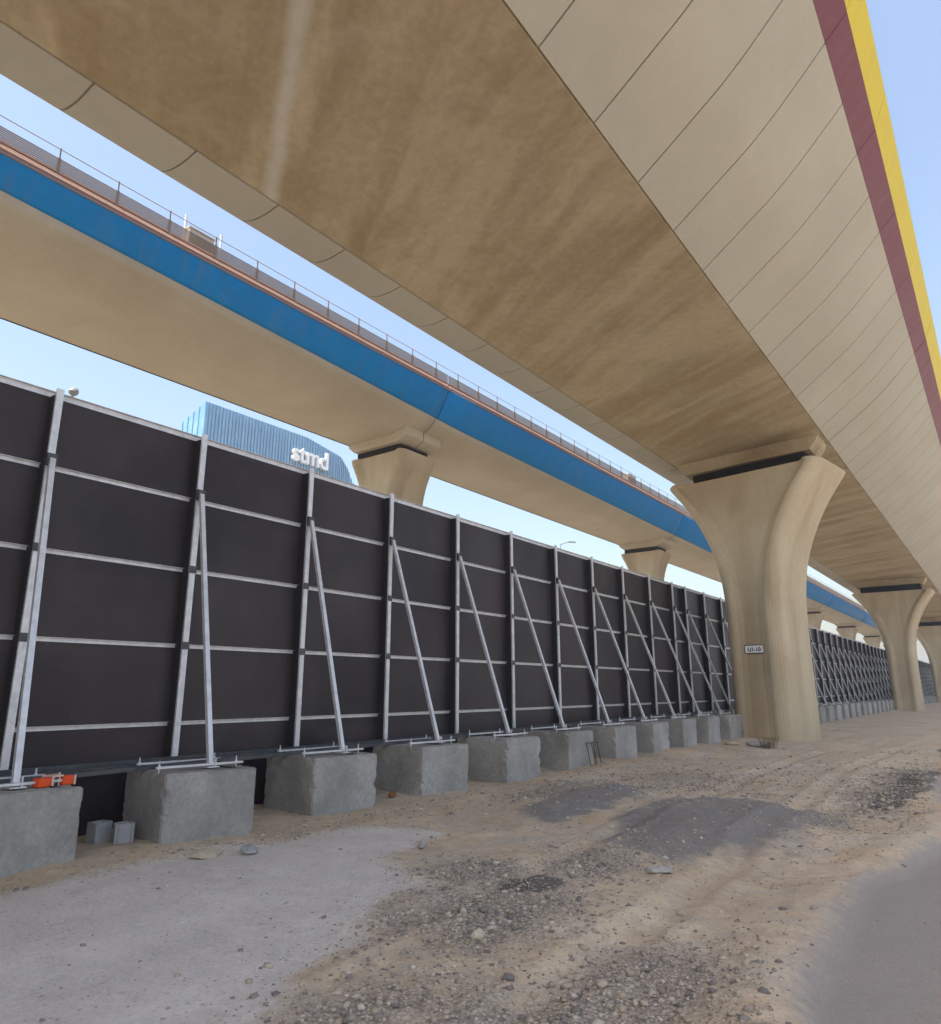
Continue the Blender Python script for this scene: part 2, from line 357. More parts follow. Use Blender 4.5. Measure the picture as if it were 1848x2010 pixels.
def ground_mat():
    m = mat('ground_soil', (.3, .25, .18), .95, spec=.15); g = G(m); v = g.pos()
    def crisp(nm, sc, amt=.7, w=.12):
        a = g.attr(nm).outputs['Fac']; n = g.math('MULTIPLY', g.math('SUBTRACT', g.noise(v, sc, 6, .7), .5), amt)
        return g.ramp(g.math('ADD', a, n), [(.5 - w, 0), (.5 + w, 1)])
    soil = g.ramp(g.noise(v, .55, 6, .65, .4), [(.3, (.44, .335, .23)), (.5, (.56, .43, .30)), (.7, (.65, .52, .375))])
    soil = g.mix(.5, soil, g.ramp(g.noise(v, 7, 6, .75), [(.25, .3), (.75, .72)]), 'OVERLAY')
    warm = g.ramp(g.noise(v, .8, 3), [(.55, 0), (.72, 1)])
    soil = g.mix(g.math('MULTIPLY', warm, .55), soil, (.58, .38, .205))
    gy_ = g.ramp(g.noise(v, 1.1, 5, .65, .5), [(.48, 0), (.62, 1)])
    soil = g.mix(g.math('MULTIPLY', gy_, .55), soil, (.44, .385, .325))
    dk_ = g.ramp(g.noise(v, 2.6, 5, .7, .5), [(.6, 0), (.72, 1)])
    soil = g.mix(g.math('MULTIPLY', dk_, .5), soil, (.27, .215, .165))
    speck = g.noise(v, 45, 4, .8)
    soil = g.mix(.4, soil, g.ramp(speck, [(.3, .25), (.7, .75)]), 'OVERLAY')
    vc = g.voro(v, 38, 'Color'); vd = g.voro(v, 38, 'Distance')
    peb = g.ramp(vc, [(0, (.24, .21, .19)), (.4, (.42, .35, .28)), (.75, (.50, .42, .33)), (1, (.62, .56, .49))])
    peb = g.mix(g.ramp(vd, [(.35, 0), (.7, 1)]), peb, (.27, .22, .17))
    kg = crisp('gravel', 5, .8, .2)
    sparse = g.math('MULTIPLY', g.ramp(g.noise(v, 3, 4, .7), [(.55, 0), (.68, .55)]), 1)
    c = g.mix(g.math('MAXIMUM', kg, sparse), soil, peb)
    grey = g.ramp(g.noise(v, 1.4, 6, .65), [(.3, (.55, .495, .44)), (.7, (.70, .63, .57))])
    grey = g.mix(.5, grey, g.ramp(g.noise(v, 24, 6, .85), [(.3, .25), (.7, .75)]), 'OVERLAY')
    grey = g.mix(g.math('MULTIPLY', g.ramp(g.noise(v, 2.1, 5, .7, .4), [(.55, 0), (.72, 1)]), .45), grey, (.46, .38, .29))
    ks = crisp('screed', 6, 1.5, .35)
    pits = g.ramp(g.voro(v, 14), [(.08, 1), (.2, 0)])
    pits = g.math('MULTIPLY', pits, g.ramp(g.noise(v, 2, 3), [(.4, 0), (.55, 1)]))
    grey = g.mix(g.math('MULTIPLY', pits, .8), grey, (.17, .15, .13))
    c = g.mix(g.math('MULTIPLY', ks, .93), c, grey)
    blk = g.ramp(g.noise(v, 26, 6, .8), [(.3, (.13, .12, .115)), (.6, (.225, .21, .20)), (.8, (.36, .34, .32))])
    c = g.mix(g.math('MULTIPLY', crisp('dark', 4, 1.7, .4), .85), c, blk)
    c = g.mix(g.math('MULTIPLY', crisp('tar', 7, .8, .15), .8), c, (.075, .07, .07))
    asp = g.ramp(g.noise(v, 60, 5, .85), [(.3, (.26, .225, .195)), (.7, (.40, .35, .31))])
    dirt = g.ramp(g.noise(v, .7, 6, .7), [(.45, 0), (.72, .7)])
    asp = g.mix(dirt, asp, (.30, .265, .225))
    c = g.mix(crisp('road', 9, .9, .28), c, asp)
    sx = g.new('ShaderNodeSeparateXYZ'); g.l(v, sx.inputs[0])
    c = g.mix(g.ramp(g.math('SUBTRACT', g.math('MULTIPLY', sx.outputs[0], -1), 11.4), [(0, 0), (.4, 1)]), c, (.24, .21, .175))   # unseen ground beyond the hoarding, darkened to weaken the bounced light
    g.base(c)
    hh = g.math('ADD', g.math('MULTIPLY', speck, .5), g.math('MULTIPLY', g.noise(v, 12, 5, .7), 1.0))
    hh = g.math('SUBTRACT', hh, g.math('MULTIPLY', g.math('MULTIPLY', vd, kg), .8))
    g.bump(hh, .7, .03); return m
me.materials.append(ground_mat())

# stones strewn on the ground: nobody could count them
def ico():
    t = (1 + 5 ** .5) / 2
    V = np.array([(-1, t, 0), (1, t, 0), (-1, -t, 0), (1, -t, 0), (0, -1, t), (0, 1, t), (0, -1, -t), (0, 1, -t), (t, 0, -1), (t, 0, 1), (-t, 0, -1), (-t, 0, 1)], float)
    V /= np.linalg.norm(V[0])
    F = np.array([(0, 11, 5), (0, 5, 1), (0, 1, 7), (0, 7, 10), (0, 10, 11), (1, 5, 9), (5, 11, 4), (11, 10, 2), (10, 7, 6), (7, 1, 8), (3, 9, 4), (3, 4, 2), (3, 2, 6), (3, 6, 8), (3, 8, 9), (4, 9, 5), (2, 4, 11), (6, 2, 10), (8, 6, 7), (9, 8, 1)])
    return V, F
def strew(n, seed):
    rg = np.random.default_rng(seed); iv, jf = ico()
    x = rg.uniform(-9.2, .8, n * 14); y = 1.8 + 26 * rg.random(n * 14) ** 1.7
    sc, dark, road, gr, tar = masks(x, y)
    pr = .028 + gr * 1.0 + .05 * dark + .05 * road * 0
    pr += .10 * sc * (1 - sc) * 4
    pr *= (1 - .72 * sc) * (1 - .93 * road)
    keep = rg.random(len(x)) < pr; x, y = x[keep][:n], y[keep][:n]
    gr = gr[keep][:n]
    r = (.004 + .008 * rg.random(len(x)) ** 2 + .020 * rg.random(len(x)) ** 16) * (1 + .25 * gr) * (1 + .03 * y)
    z = ground_z(x, y) + r * .05
    N = len(x)
    V = iv[None] * (1 + .62 * (rg.random((N, 12, 1)) - .5)) * np.stack([1 + .5 * rg.random(N), .8 + .4 * rg.random(N), .45 + .4 * rg.random(N)], -1)[:, None, :]
    a = rg.random(N) * 6.283; c, s = np.cos(a)[:, None], np.sin(a)[:, None]
    V = np.stack([V[..., 0] * c - V[..., 1] * s, V[..., 0] * s + V[..., 1] * c, V[..., 2]], -1) * r[:, None, None] + np.stack([x, y, z], -1)[:, None, :]
    F = (jf[None] + (np.arange(N) * 12)[:, None, None]).reshape(-1, 3)
    me = bpy.data.meshes.new('gravel'); V = V.reshape(-1, 3); me.vertices.add(len(V)); me.vertices.foreach_set('co', V.ravel().astype(np.float32))
    me.loops.add(F.size); me.loops.foreach_set('vertex_index', F.ravel().astype(np.int32)); me.polygons.add(len(F))
    me.polygons.foreach_set('loop_start', np.arange(0, F.size, 3, dtype=np.int32)); me.update(); me.validate(); me.materials.append(M['stone'])
    o = bpy.data.objects.new('gravel', me); C.objects.link(o)
    return tag(o, 'loose pebbles and gravel strewn over the sandy ground', 'gravel', kind='stuff')
strew(32000, 3)

def gz(x, y): return float(ground_z(np.array([x], float), np.array([y], float))[0])
def rock(x, y, sx, sy, sz, label, m, name='rock', cat='rock', seed=1, rz=0, group=None):
    rg = random.Random(seed); iv, jf = ico(); V = [tuple(v) for v in iv]; F = [tuple(f) for f in jf]
    o = link(name, [(a * sx, b * sy, c * sz) for a, b, c in V], F, m)
    s = o.modifiers.new('s', 'SUBSURF'); s.subdivision_type = 'SIMPLE'; s.levels = s.render_levels = 3
    t = bpy.data.textures.new('rocktex', 'VORONOI'); t.noise_scale = max(sx, sy) * .9
    d = o.modifiers.new('d', 'DISPLACE'); d.texture = t; d.texture_coords = 'GLOBAL'; d.strength = min(sx, sz) * .6; d.mid_level = .5
    o.location = (x, y, gz(x, y) + sz * .45); o.rotation_euler = (0, 0, rz)
    return tag(o, label, cat, group)

# ------------------------------------------------------------------ near viaduct
def kz(z): return z * K + E
SEG = 1.703 * K                      # segment length
JY0 = 10.47 * K                      # a joint
CX = -6.86 * K
def stations(y0, y1, gap=.020, depth=.045):
    """(y, inset) pairs: a narrow groove at every segment joint"""
    s = [(y0, 0)]; k = math.ceil((y0 - JY0) / SEG + .12); y = JY0 + k * SEG
    while y < y1 - .12 * SEG:
        s += [(y - gap, 0), (y - gap + .002, depth), (y + gap - .002, depth), (y + gap, 0)]; y += SEG
    return s + [(y1, 0)]
def strip(name, prof, sts, m, parent, smooth=True, flip=False, mats=None, inset=True):
    """open profile (x,z world) lofted along Y, pushed in at the joints"""
    P = np.array(prof); T = np.gradient(P, axis=0); T /= np.linalg.norm(T, axis=1)[:, None]; N = np.stack([-T[:, 1], T[:, 0]], 1)
    if flip: N = -N
    rings = []
    for y, d in sts: rings.append([(float(a), y, float(b)) for a, b in P + N * (d if inset else 0)])
    return loft(name, rings, m, parent, smooth=False)
RW = spline([(-4.03, 8.735), (-3.55, 9.085), (-3.02, 9.48), (-2.5, 9.87), (-2.05, 10.27), (-1.68, 10.64), (-1.33, 11.0), (-1.02, 11.33)], 6)
LW = spline([(-9.69, 8.735), (-10.15, 8.71), (-10.6, 8.80), (-10.98, 9.06), (-11.22, 9.5), (-11.32, 10.2), (-11.34, 11.2)], 8)
def near_span(y0, y1, lab):
    t = empty('viaduct_span', (0, 0, 0), lab, 'viaduct', 'spans of the near viaduct overhead')
    y0 += .03; y1 -= .03
    st = stations(y0, y1)
    w_ = lambda P: [(x * K, kz(z)) for x, z in P]
    # underside slab: slightly chamfered towards a dark drip groove on each side
    b = MB().prism([(-9.64 * K, kz(8.735)), (-4.08 * K, kz(8.735)), (-3.9 * K, kz(9.1)), (-3.9 * K, kz(9.35)), (-9.8 * K, kz(9.35)), (-9.8 * K, kz(9.1))], y0, y1)
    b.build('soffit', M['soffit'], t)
    # closed shell of each wing
    def wing(P, dirn):
        P = w_(P)
        top = (P[-1][0] + .0, P[-1][1]); inner = [(P[-1][0] - dirn * .25, P[-1][1]), (CX + dirn * 2.2 * K, P[-1][1]), (P[0][0] - dirn * .10, kz(9.38)), (P[0][0] - dirn * .10, kz(9.0))]
        Q = np.array(P + inner); n = len(P)
        T = np.gradient(np.array(P), axis=0); T /= np.linalg.norm(T, axis=1)[:, None]; N = np.stack([-T[:, 1], T[:, 0]], 1) * dirn
        rings = []
        for y, d in st:
            q = Q.copy(); q[:n] += N * d; rings.append([(float(a), y, float(c)) for a, c in q])
        return loft('wing', rings, M['wing'], t, closed=True, smooth=False, caps=True)
    wing(RW, 1); wing(LW, -1)
    MB().box(CX - 2.3 * K, CX + 2.3 * K, y0, y1, kz(10.9), kz(11.2)).build('deck_slab', M['wing'], t)
    # maroon band and yellow parapet on the right, plain parapet on the left
    st2 = stations(y0, y1, .012, .03)
    st2 = [s for i, s in enumerate(st2) if i == 0 or i == len(st2) - 1 or ((i - 1) // 4) % 2 == 0]
    def shell(name, P, back, m):
        P = w_(P); Q = P + [(x * K, kz(z)) for x, z in back]
        rings = []
        for y, d in st2: rings.append([(a - (d if i < len(P) else 0), y, c) for i, (a, c) in enumerate(Q)])
        loft(name, rings, m, t, closed=True, smooth=False, caps=True)
    shell('fascia_band', [(-1.015, 11.345), (-.61, 11.76)], [(-.72, 11.86), (-1.12, 11.42)], M['band'])
    shell('parapet', [(-.615, 11.775), (-.33, 12.55), (-.33, 12.62)], [(-.50, 12.62), (-.80, 11.78)], M['yellow'])
    MB().box(-11.34 * K, -11.1 * K, y0, y1, kz(11.21), kz(11.6)).build('parapet', M['wing'], t)
    # thickened ends over the piers
    for a, c in ((y0, y0 + .75 * K), (y1 - .75 * K, y1)):
        b = MB().prism([(-9.25 * K, kz(8.25)), (-4.5 * K, kz(8.25)), (-4.28 * K, kz(8.50)), (-4.05 * K, kz(9.0)), (-9.66 * K, kz(9.0)), (-9.45 * K, kz(8.50))], a, c)
        if abs(c - PY[0]) < 3: b.V = [(x, y - (x - CX) * .13, z) for x, y, z in b.V]
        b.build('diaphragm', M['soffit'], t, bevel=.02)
    return t
PY = [27.4, 68.0, 108.6, 149.2, 189.8, 230.4, 271.0, 311.6]
PY = [y * K for y in PY]
near_span(-53.8 * K, -13.2 * K, 'sand coloured viaduct span behind the viewpoint, out of the picture')
near_span(-13.2 * K, PY[0], 'wide viaduct span with yellow and maroon edge, directly overhead up to the nearest pier')
near_span(PY[0], PY[1], 'sand coloured viaduct span resting between the nearest pier and the second smaller looking pier')
near_span(PY[1], PY[2], 'distant viaduct span beyond the second pier, near the right edge')
near_span(PY[2], PY[3], 'farthest visible viaduct span, a sliver beyond the third pier at the right edge')

# flared piers
def flared_pier(cx, cy, depth, prof, name, label, group, top_z, rec=.13, corner=(.42, .62)):
    """prof: list of (z, halfwidth)"""
    t = empty(name, (cx, cy, 0), label, 'pier', group)
    rings = []
    hd = depth / 2
    for z, hw in prof:
        r = []; rx, ry = corner; rx = min(rx, hw * .45)
        def q(sx, sy, a): return (sx * (hw - rx + rx * math.sin(a)), sy * (hd - ry + ry * math.cos(a)))
        fr = hw - rx
        # front face with a shallow recess between the corner ribs
        ring = []
        for sx, sy, rev in ((1, -1, False), (1, 1, True), (-1, 1, False), (-1, -1, True)):
            cs = [q(sx, sy, a) for a in np.linspace(0, math.pi / 2, 7)]
            k = fr - .10; rr = rec * (1 + 1.2 * max(0, hw / prof[0][1] - 1))
            rc = [(sx * (k - .30), sy * (hd - rr)), (sx * (k - .10), sy * (hd - rr * .55)), (sx * k, sy * (hd - .02))]
            seq = rc + cs
            ring += seq[::-1] if rev else seq
        rings.append([(x, y, z) for x, y in ring])
    loft('shaft', rings, M['pier'], t, closed=True, smooth=False, caps=True)
    return t
def pier_prof(Z0, pts, n=4):
    return [(kz(z), h * K) for z, h in spline(pts, n)]
NP = pier_prof(0, [(-2.3, 1.0), (-.5, .985), (1.2, .975), (2.6, .99), (3.6, 1.06), (4.4, 1.20), (5.1, 1.42), (5.75, 1.70), (6.4, 2.05), (6.95, 2.42), (7.4, 2.76), (7.6, 2.88), (7.68, 2.80)], 3)
NCX = -6.68 * K
lab_p = ['large flared concrete pier with a small white number plate, nearest of the row', 'flared concrete pier, second of its row, partly behind the near pier on the right', 'flared concrete pier, third of its row, cut by the right edge', 'farthest flared pier seen beyond the third pier']
for i in range(4):
    p = flared_pier(NCX, 27.1 * K + (PY[i] - PY[0]), 3.0 * K, NP, 'viaduct_pier', lab_p[i], 'piers of the near viaduct', 7.68)
    if i == 0: p.rotation_euler.z = R(-9)
    MB().box(-2.30 * K, 2.02 * K, -.30 * K, 1.2 * K, kz(7.50), kz(8.245)).build('gap_shade_block', M['shade_drip'], p)  # added full-width block, its near-black colour stands for the gap's shade
    if i == 0:
        s = empty('number_plate', (p.location + Matrix.Rotation(R(-9), 3, 'Z') @ Vector((.03, -1.5 * K + .13 - .03, kz(1.315))))[:], 'small white number plate with black border, fixed on the nearest pier', 'sign', None, R(-9))
        MB().box(-.39, .39, -.012, .012, -.165, .165).build('border', M['black'], s)
        MB().box(-.365, .365, -.02, -.0125, -.14, .14).build('plate', M['white'], s)
        def text(body, size, ext, m, parent, loc, rot, bold=0, sx=1, name='lettering'):
            cu = bpy.data.curves.new(name, 'FONT'); cu.body = body; cu.size = size; cu.extrude = ext; cu.offset = bold; cu.align_x = 'CENTER'
            o = bpy.data.objects.new(name, cu); C.objects.link(o); dg = bpy.context.evaluated_depsgraph_get()
            mm = bpy.data.meshes.new_from_object(o.evaluated_get(dg)); bpy.data.objects.remove(o)
            mm.materials.clear(); mm.materials.append(m)
            o = bpy.data.objects.new(name, mm); C.objects.link(o); o.parent = parent; o.location = loc; o.rotation_euler = rot; o.scale = (sx, 1, 1)
            return o
        text('U1-10', .22, .002, M['black'], s, (0, -.023, -.085), (R(90), 0, 0), .006, .95)

# ------------------------------------------------------------------ far (blue) viaduct
BP = [18.35 * K + i * 23.25 * K for i in range(-1, 9)]
W2 = spline([(-16.5, 8.735), (-16.1, 8.765), (-15.75, 8.86), (-15.42, 9.03), (-15.1, 9.29), (-14.85, 9.61), (-14.63, 10.0), (-14.5, 10.32)], 6)
W2m = spline([(-18.42, 8.735), (-18.75, 8.95), (-19.1, 9.29), (-19.35, 9.61), (-19.57, 10.0), (-19.7, 10.32)], 3)
def blue_k(y):       # index on W2 where the blue paint starts, lower down the curve farther away
    r = np.interp(y / K, [3.5, 7.5, 13, 20, 40, 60], [1.528, 1.548, 1.58, 1.625, 1.665, 1.695])
    rr = [-x / z for x, z in W2]
    for i in range(len(rr) - 1):
        if rr[i + 1] <= r: t = (rr[i] - r) / (rr[i] - rr[i + 1]); return i + t
def sub(P, a, b, n):
    out = []
    for s in np.linspace(a, b, n):
        i = min(int(s), len(P) - 2); t = s - i; out.append((P[i][0] * (1 - t) + P[i + 1][0] * t, P[i][1] * (1 - t) + P[i + 1][1] * t))
    return out
def blue_span(y0, y1, lab, detail):
    t = empty('blue_viaduct_span', (0, 0, 0), lab, 'viaduct', 'spans of the blue edged viaduct behind')
    y0 += .025; y1 -= .025
    ys = list(np.arange(y0, y1, 2.0)); ys = ys + [y1] if y1 - ys[-1] > .3 else ys[:-1] + [y1]
    last = len(W2) - 1
    def cv(P): return [(x * K, kz(z)) for x, z in P]
    body = []; blue = []
    for y in ys:
        k = blue_k(y)
        lo = cv(sub(W2, 0, k, 9)); hi = cv(sub(W2, k, last, 11))
        inner = [(-15.0 * K, kz(10.30)), (-19.2 * K, kz(10.30))]
        left = cv(W2m[::-1][::3])
        body.append([(x, y, z) for x, z in lo + [(hi[0][0] - .08, hi[0][1] + .05), (hi[-1][0] - .10, hi[-1][1] - .03)] + inner + left])
        blue.append([(x, y, z) for x, z in hi + [(hi[-1][0] - .16, hi[-1][1]), (hi[0][0] - .06, hi[0][1] + .09)]])
    loft('girder', body, M['pale'], t, closed=True, smooth=False, caps=True, srange=[(0, 8), (len(body[0]) - len(left), len(body[0]) - 1)])
    loft('painted_edge', blue, M['blue'], t, closed=True, smooth=False, caps=True, srange=[(0, 10)])
    MB().box(-14.72 * K, -14.505 * K, y0, y1, kz(10.325), kz(10.40)).build('coping', M['coping'], t)
    MB().box(-18.44 * K, -18.41 * K, y0, y1, kz(8.72), kz(8.745)).build('drip_edge', M['shade_drip'], t)
    for a, c in ((y0, y0 + .95 * K), (y1 - .95 * K, y1)):
        MB().prism([(-18.2 * K, kz(8.42)), (-16.0 * K, kz(8.42)), (-15.65 * K, kz(8.62)), (-15.62 * K, kz(9.45)), (-18.58 * K, kz(9.45)), (-18.45 * K, kz(8.62))], a, c).build('diaphragm', M['pale'], t, bevel=.03)
    # railing
    if detail:
        n = 0; b = MB(); y = y0 + .4
        x = -14.56 * K
        for zz, r_, mt in ((10.45, .045, 'pipe'), (10.55, .032, 'pipe')):
            MB().tube((x, y0, kz(zz)), (x, y1, kz(zz)), r_, k=6).build('pipe', M[mt], t)
        MB().box(x - .06, x - .03, y0, y1, kz(10.405), kz(10.60)).build('cable_tray', M['coping'], t)
        for zz, r_, xo in ((10.37, .035, .07), (10.29, .025, .06)):
            MB().tube((x + xo, y0, kz(zz)), (x + xo, y1, kz(zz)), r_, k=6).build('pipe', M['pipe' if r_ > .03 else 'coping'], t)
        for zz in (10.59, 10.635, 10.68, 10.725, 10.77, 10.815, 10.86):
            MB().tube((x, y0, kz(zz)), (x, y1, kz(zz)), .017, k=6).build('guard_rail', M['rail'], t)
        MB().tube((x, y0, kz(11.10)), (x, y1, kz(11.10)), .011, k=6).build('lifeline', M['rail'], t)
        sp = 1.26 * K; y = 5.08 * K + sp * math.ceil((y0 - 5.08 * K) / sp)
        while y < y1:
            q = MB().box(x - .03, x + .03, y - .03, y + .03, kz(10.40), kz(10.88)); q.box(x - .014, x + .014, y - .014, y + .014, kz(10.881), kz(11.13))
            q.build('rail_post', M['rail'], t); y += sp
    return t
names = ['blue edged viaduct span over the left of the fence, left of its first visible pier', 'blue edged viaduct span between the first and second slim piers, behind the fence', 'blue edged viaduct span running behind the large near pier', 'blue edged viaduct span seen right of the large near pier', 'small distant blue edged span farther right of the large near pier', 'tiny distant blue edged span just left of the second large pier', 'most distant blue edged span at the vanishing point', 'faintest blue edged span at the vanishing point']
for i in range(8):
    blue_span(BP[i], BP[i + 1], names[i], i < 5)
SP_ = pier_prof(0, [(-2.3, .72), (4.5, .70), (5.6, .70), (6.4, .74), (7.0, .86), (7.5, 1.05), (7.9, 1.25), (8.1, 1.32), (8.16, 1.28)], 3)
lab2 = ['slim pale flared pier rising above the fence, left of centre, nearest of its row', 'slim pale flared pier above the fence just left of the large near pier', 'slim pale pier hidden behind the large near pier', 'small distant slim pier just right of the large near pier', 'tiny slim pier, second one right of the large near pier', 'tiny slim pier, third one right of the large near pier', 'tiny slim pier glimpsed right of the second large pier', 'farthest slim pier near the vanishing point']
for i in range(1, 9):
    p = flared_pier(-17.1 * K, BP[i], 1.9 * K, SP_, 'slim_pier', lab2[i - 1], 'slim piers of the blue edged viaduct', 8.1, .07, (.2, .3))
    MB().box(-1.1 * K, 1.0 * K, -.75 * K, .75 * K, kz(8.10), kz(8.415)).build('gap_shade_block', M['shade_drip'], p)  # added dark filler standing for the shade above the slim pier
def cabinet(x, y0, y1, lab):
    o = empty('equipment_cabinet', (x, (y0 + y1) / 2, kz(10.31)), lab, 'cabinet', 'equipment cabinets on the blue edged viaduct')
    h = (y1 - y0) / 2
    MB().box(-.18, .18, -h, h, .12, .98).build('housing', M['cabinet'], o, bevel=.015)
    MB().box(-.22, .22, -h - .03, h + .03, .981, 1.01).build('lid', M['cabinet'], o)
    for s in (-1, 1): MB().box(-.2, .2, s * h * .8 - .05, s * h * .8 + .05, 0, .119).build('foot', M['steeldark'], o)
cabinet(-14.95 * K, 8.25 * K, 8.95 * K, 'beige cabinet behind the railing of the blue edged viaduct, left of centre')
cabinet(-14.95 * K, 34.2 * K, 35.2 * K, 'small grey cabinet behind the far railing of the blue edged viaduct')
for (y, lb) in ((8.1 * K, 'thin steel pole left of the beige cabinet on the blue edged viaduct'), (9.1 * K, 'taller steel pole right of the beige cabinet on the blue edged viaduct')):
    o = empty('steel_pole', (-14.75 * K, y, kz(10.32)), lb, 'pole')
    MB().tube((0, 0, 0), (0, 0, 1.25), .035, k=8).build('shaft', M['steel'], o); MB().box(-.08, .08, -.08, .08, 0, .02).build('base_plate', M['steeldark'], o)

# ------------------------------------------------------------------ hoarding
BX = -10.70
PT = [1.82, 4.25, 6.67, 9.11, 11.49, 13.96, 16.44, 18.95, 21.38, 23.79, 26.21, 28.62, 30.15, 32.55, 35.01]
y = PT[-1]
while y < 150: y += 2.44; PT.append(y)
near_posts = PT[:17]; far_posts = PT[16:]
TOPZ, BOTZ = 4.27 + E, -1.01 + E
def blk_top(y): return E - 1.13 + float(np.clip((y - 4) * .0078, 0, .16))
def hoarding(posts, y0, y1, lab, first, last):
    t = empty('hoarding_fence', (BX, posts[0], 0), lab, 'fence', 'stretches of dark hoarding')
    ox, oy = BX, posts[0]
    def L(b): b.V = [(x - ox, y - oy, z) for x, y, z in b.V]; return b
    edges = sorted(set([y0] + list(posts) + [y1]))
    for a, c in zip(edges[:-1], edges[1:]):
        if c - a < .3: continue
        b = MB()
        zs = [BOTZ - .1, E - .54, E + .68, E + 1.93, E + 3.15, TOPZ - .01]
        for r in range(5):
            j = random.uniform(0, .006)
            b.box(BX - .235, BX - .215 + j, a + .004, c - .004, zs[r] + .004, zs[r + 1] - .004)
        b.box(BX - .235, BX - .218, a + .003, c - .003, -.35, BOTZ - .104)
        L(b).build('panel', M['panel'], t)
    for z, h in ((TOPZ, .09), (E + 3.15, .062), (E + 1.93, .062), (E + .68, .062), (E - .54, .062)):
        b = MB(); b.box(BX - .205, BX - .199, y0, y1, z - h / 2, z + h / 2); b.box(BX - .199, BX - .152, y0, y1, z + h / 2 - .006, z + h / 2)
        if z == TOPZ: b.box(BX - .25, BX - .20, y0, y1, z + h / 2 + .001, z + h / 2 + .008)
        if first:
            y = y0 + .2
            while y < y1: b.box(BX - .198, BX - .191, y - .012, y + .012, z - .012, z + .012); y += .305
        L(b).build('rail', M['steel'], t)
    for i, y in enumerate(posts):
        b = MB(); w_ = .05
        lean = random.uniform(-.012, .012) if first else 0
        z0 = BOTZ - .02
        b.box(BX - .008, BX, y - w_, y + w_, z0, TOPZ + .05)               # outer flange
        b.box(BX - .04, BX - .009, y - w_, y - w_ + .005, z0, TOPZ + .045)
        bb = MB(); bb.box(BX - .214, BX - .042, y - .062, y + .045, z0, TOPZ - .05); L(bb).build('batten', M['batten'], t)
        post = L(b).build('post', M['steel'], t)
        # brace from the post down to the block
        zb = blk_top(y) + .02; xb = -9.38; yb = y + float(np.interp(y, [4, 7, 9, 11.5, 14, 17, 27, 40], [-.40, -.24, -.13, .1, .2, .3, .8, .6])) if first else y + .4
        if i % 3 != 5:
            b = MB(); top = (BX + .05, y, E + 3.22)
            b.bar(top, (xb, yb, zb + .05), .075, .06, (1, 0, 0))
            brace = L(b).build('brace', M['steel'], t)
            b = MB(); b.box(BX + .001, BX + .06, y - .07, y + .07, E + 3.12, E + 3.30); L(b).build('bracket', M['steeldark'], post)
            if first or i < 8:
                b = MB(); b.box(xb - .12, xb + .10, yb - .09, yb + .09, zb, zb + .012); b.box(xb - .08, xb + .06, yb + .05, yb + .06, zb + .0121, zb + .12); L(b).build('foot_plate', M['steel'], brace)
                for zz in (1.93, .68):
                    b = MB(); b.box(BX + .001, BX + .012, y - .065, y + .065, E + zz - .06, E + zz + .06); L(b).build('bracket', M['steeldark'], post)
                b = MB(); b.box(BX, xb + .2, y - .05, y - .044, zb - .03, zb - .001 + .02 - .021); b.box(BX, xb + .2, y - .05, y + .05, zb - .019, zb - .013)
                L(b).build('base_beam', M['steeldark'], t)
    b = MB(); b.box(BX - .10, BX - .02, y0, y1, BOTZ - .12, BOTZ - .022); L(b).build('ground_channel', M['steeldark'], t)
    return t
hoarding(near_posts, -40, near_posts[-1] + 1.0, 'tall dark brown plywood hoarding on steel posts, long near stretch left of the large pier', True, False)
hoarding(far_posts[1:], far_posts[1] - 1.0, far_posts[-1] + .5, 'tall dark plywood hoarding, far stretch seen between the two large piers', False, True)

# long dark channel lying behind the blocks and the concrete blocks
ordn = ['leftmost', 'second', 'third', 'fourth', 'fifth', 'sixth', 'seventh', 'eighth', 'ninth', 'tenth', 'eleventh', 'twelfth', 'thirteenth', 'fourteenth']
far_n = 0
nth = ordn[1:]; nth = ['first'] + nth + ['fifteenth', 'sixteenth', 'seventeenth', 'eighteenth', 'nineteenth', 'twentieth']
allp = PT[1:]
shift = {0: -.40, 1: -.30, 2: -.22, 3: -.12}
rotb = {0: -3, 1: -9, 2: -6, 3: -5, 4: -3}
def rough_block(hx, hy, hz, seed):
    rg = random.Random(seed); n = 10
    import bmesh
    bm = bmesh.new(); bmesh.ops.create_cube(bm, size=1)
    bmesh.ops.scale(bm, vec=(hx * 2, hy * 2, hz), verts=bm.verts); bmesh.ops.translate(bm, vec=(0, 0, hz / 2), verts=bm.verts)
    bmesh.ops.bevel(bm, geom=bm.edges, offset=.018, segments=2, affect='EDGES')
    bmesh.ops.subdivide_edges(bm, edges=[e for e in bm.edges if e.calc_length() > .2], cuts=16, use_grid_fill=True)
    for v in bm.verts:
        f = fbm(np.array([v.co.x * 5 + seed * 3.1 + v.co.z * 2.3]), np.array([v.co.y * 5 + v.co.z * 4.1]), 3, seed)[0] - .5
        ed = sum(abs(a) > b_ - .05 for a, b_ in ((v.co.x, hx), (v.co.y, hy), (v.co.z - hz / 2, hz / 2)))
        if ed >= 2:
            ch = max(0, fbm(np.array([v.co.x * 9 + seed * 7 + v.co.z * 8]), np.array([v.co.y * 9 + v.co.z * 3]), 2, seed + 5)[0] - .56) * .13
            v.co -= Vector((v.co.x / hx, v.co.y / hy, (v.co.z - hz / 2) / hz * 2)) * ch
        v.co += Vector((f * .012, f * .012, f * .010))
    me = bpy.data.meshes.new('block_body'); bm.to_mesh(me); bm.free(); me.materials.append(M['block']); return me
BH = 1.10
meshes = [rough_block(.70, .66, BH, s) for s in range(5)]
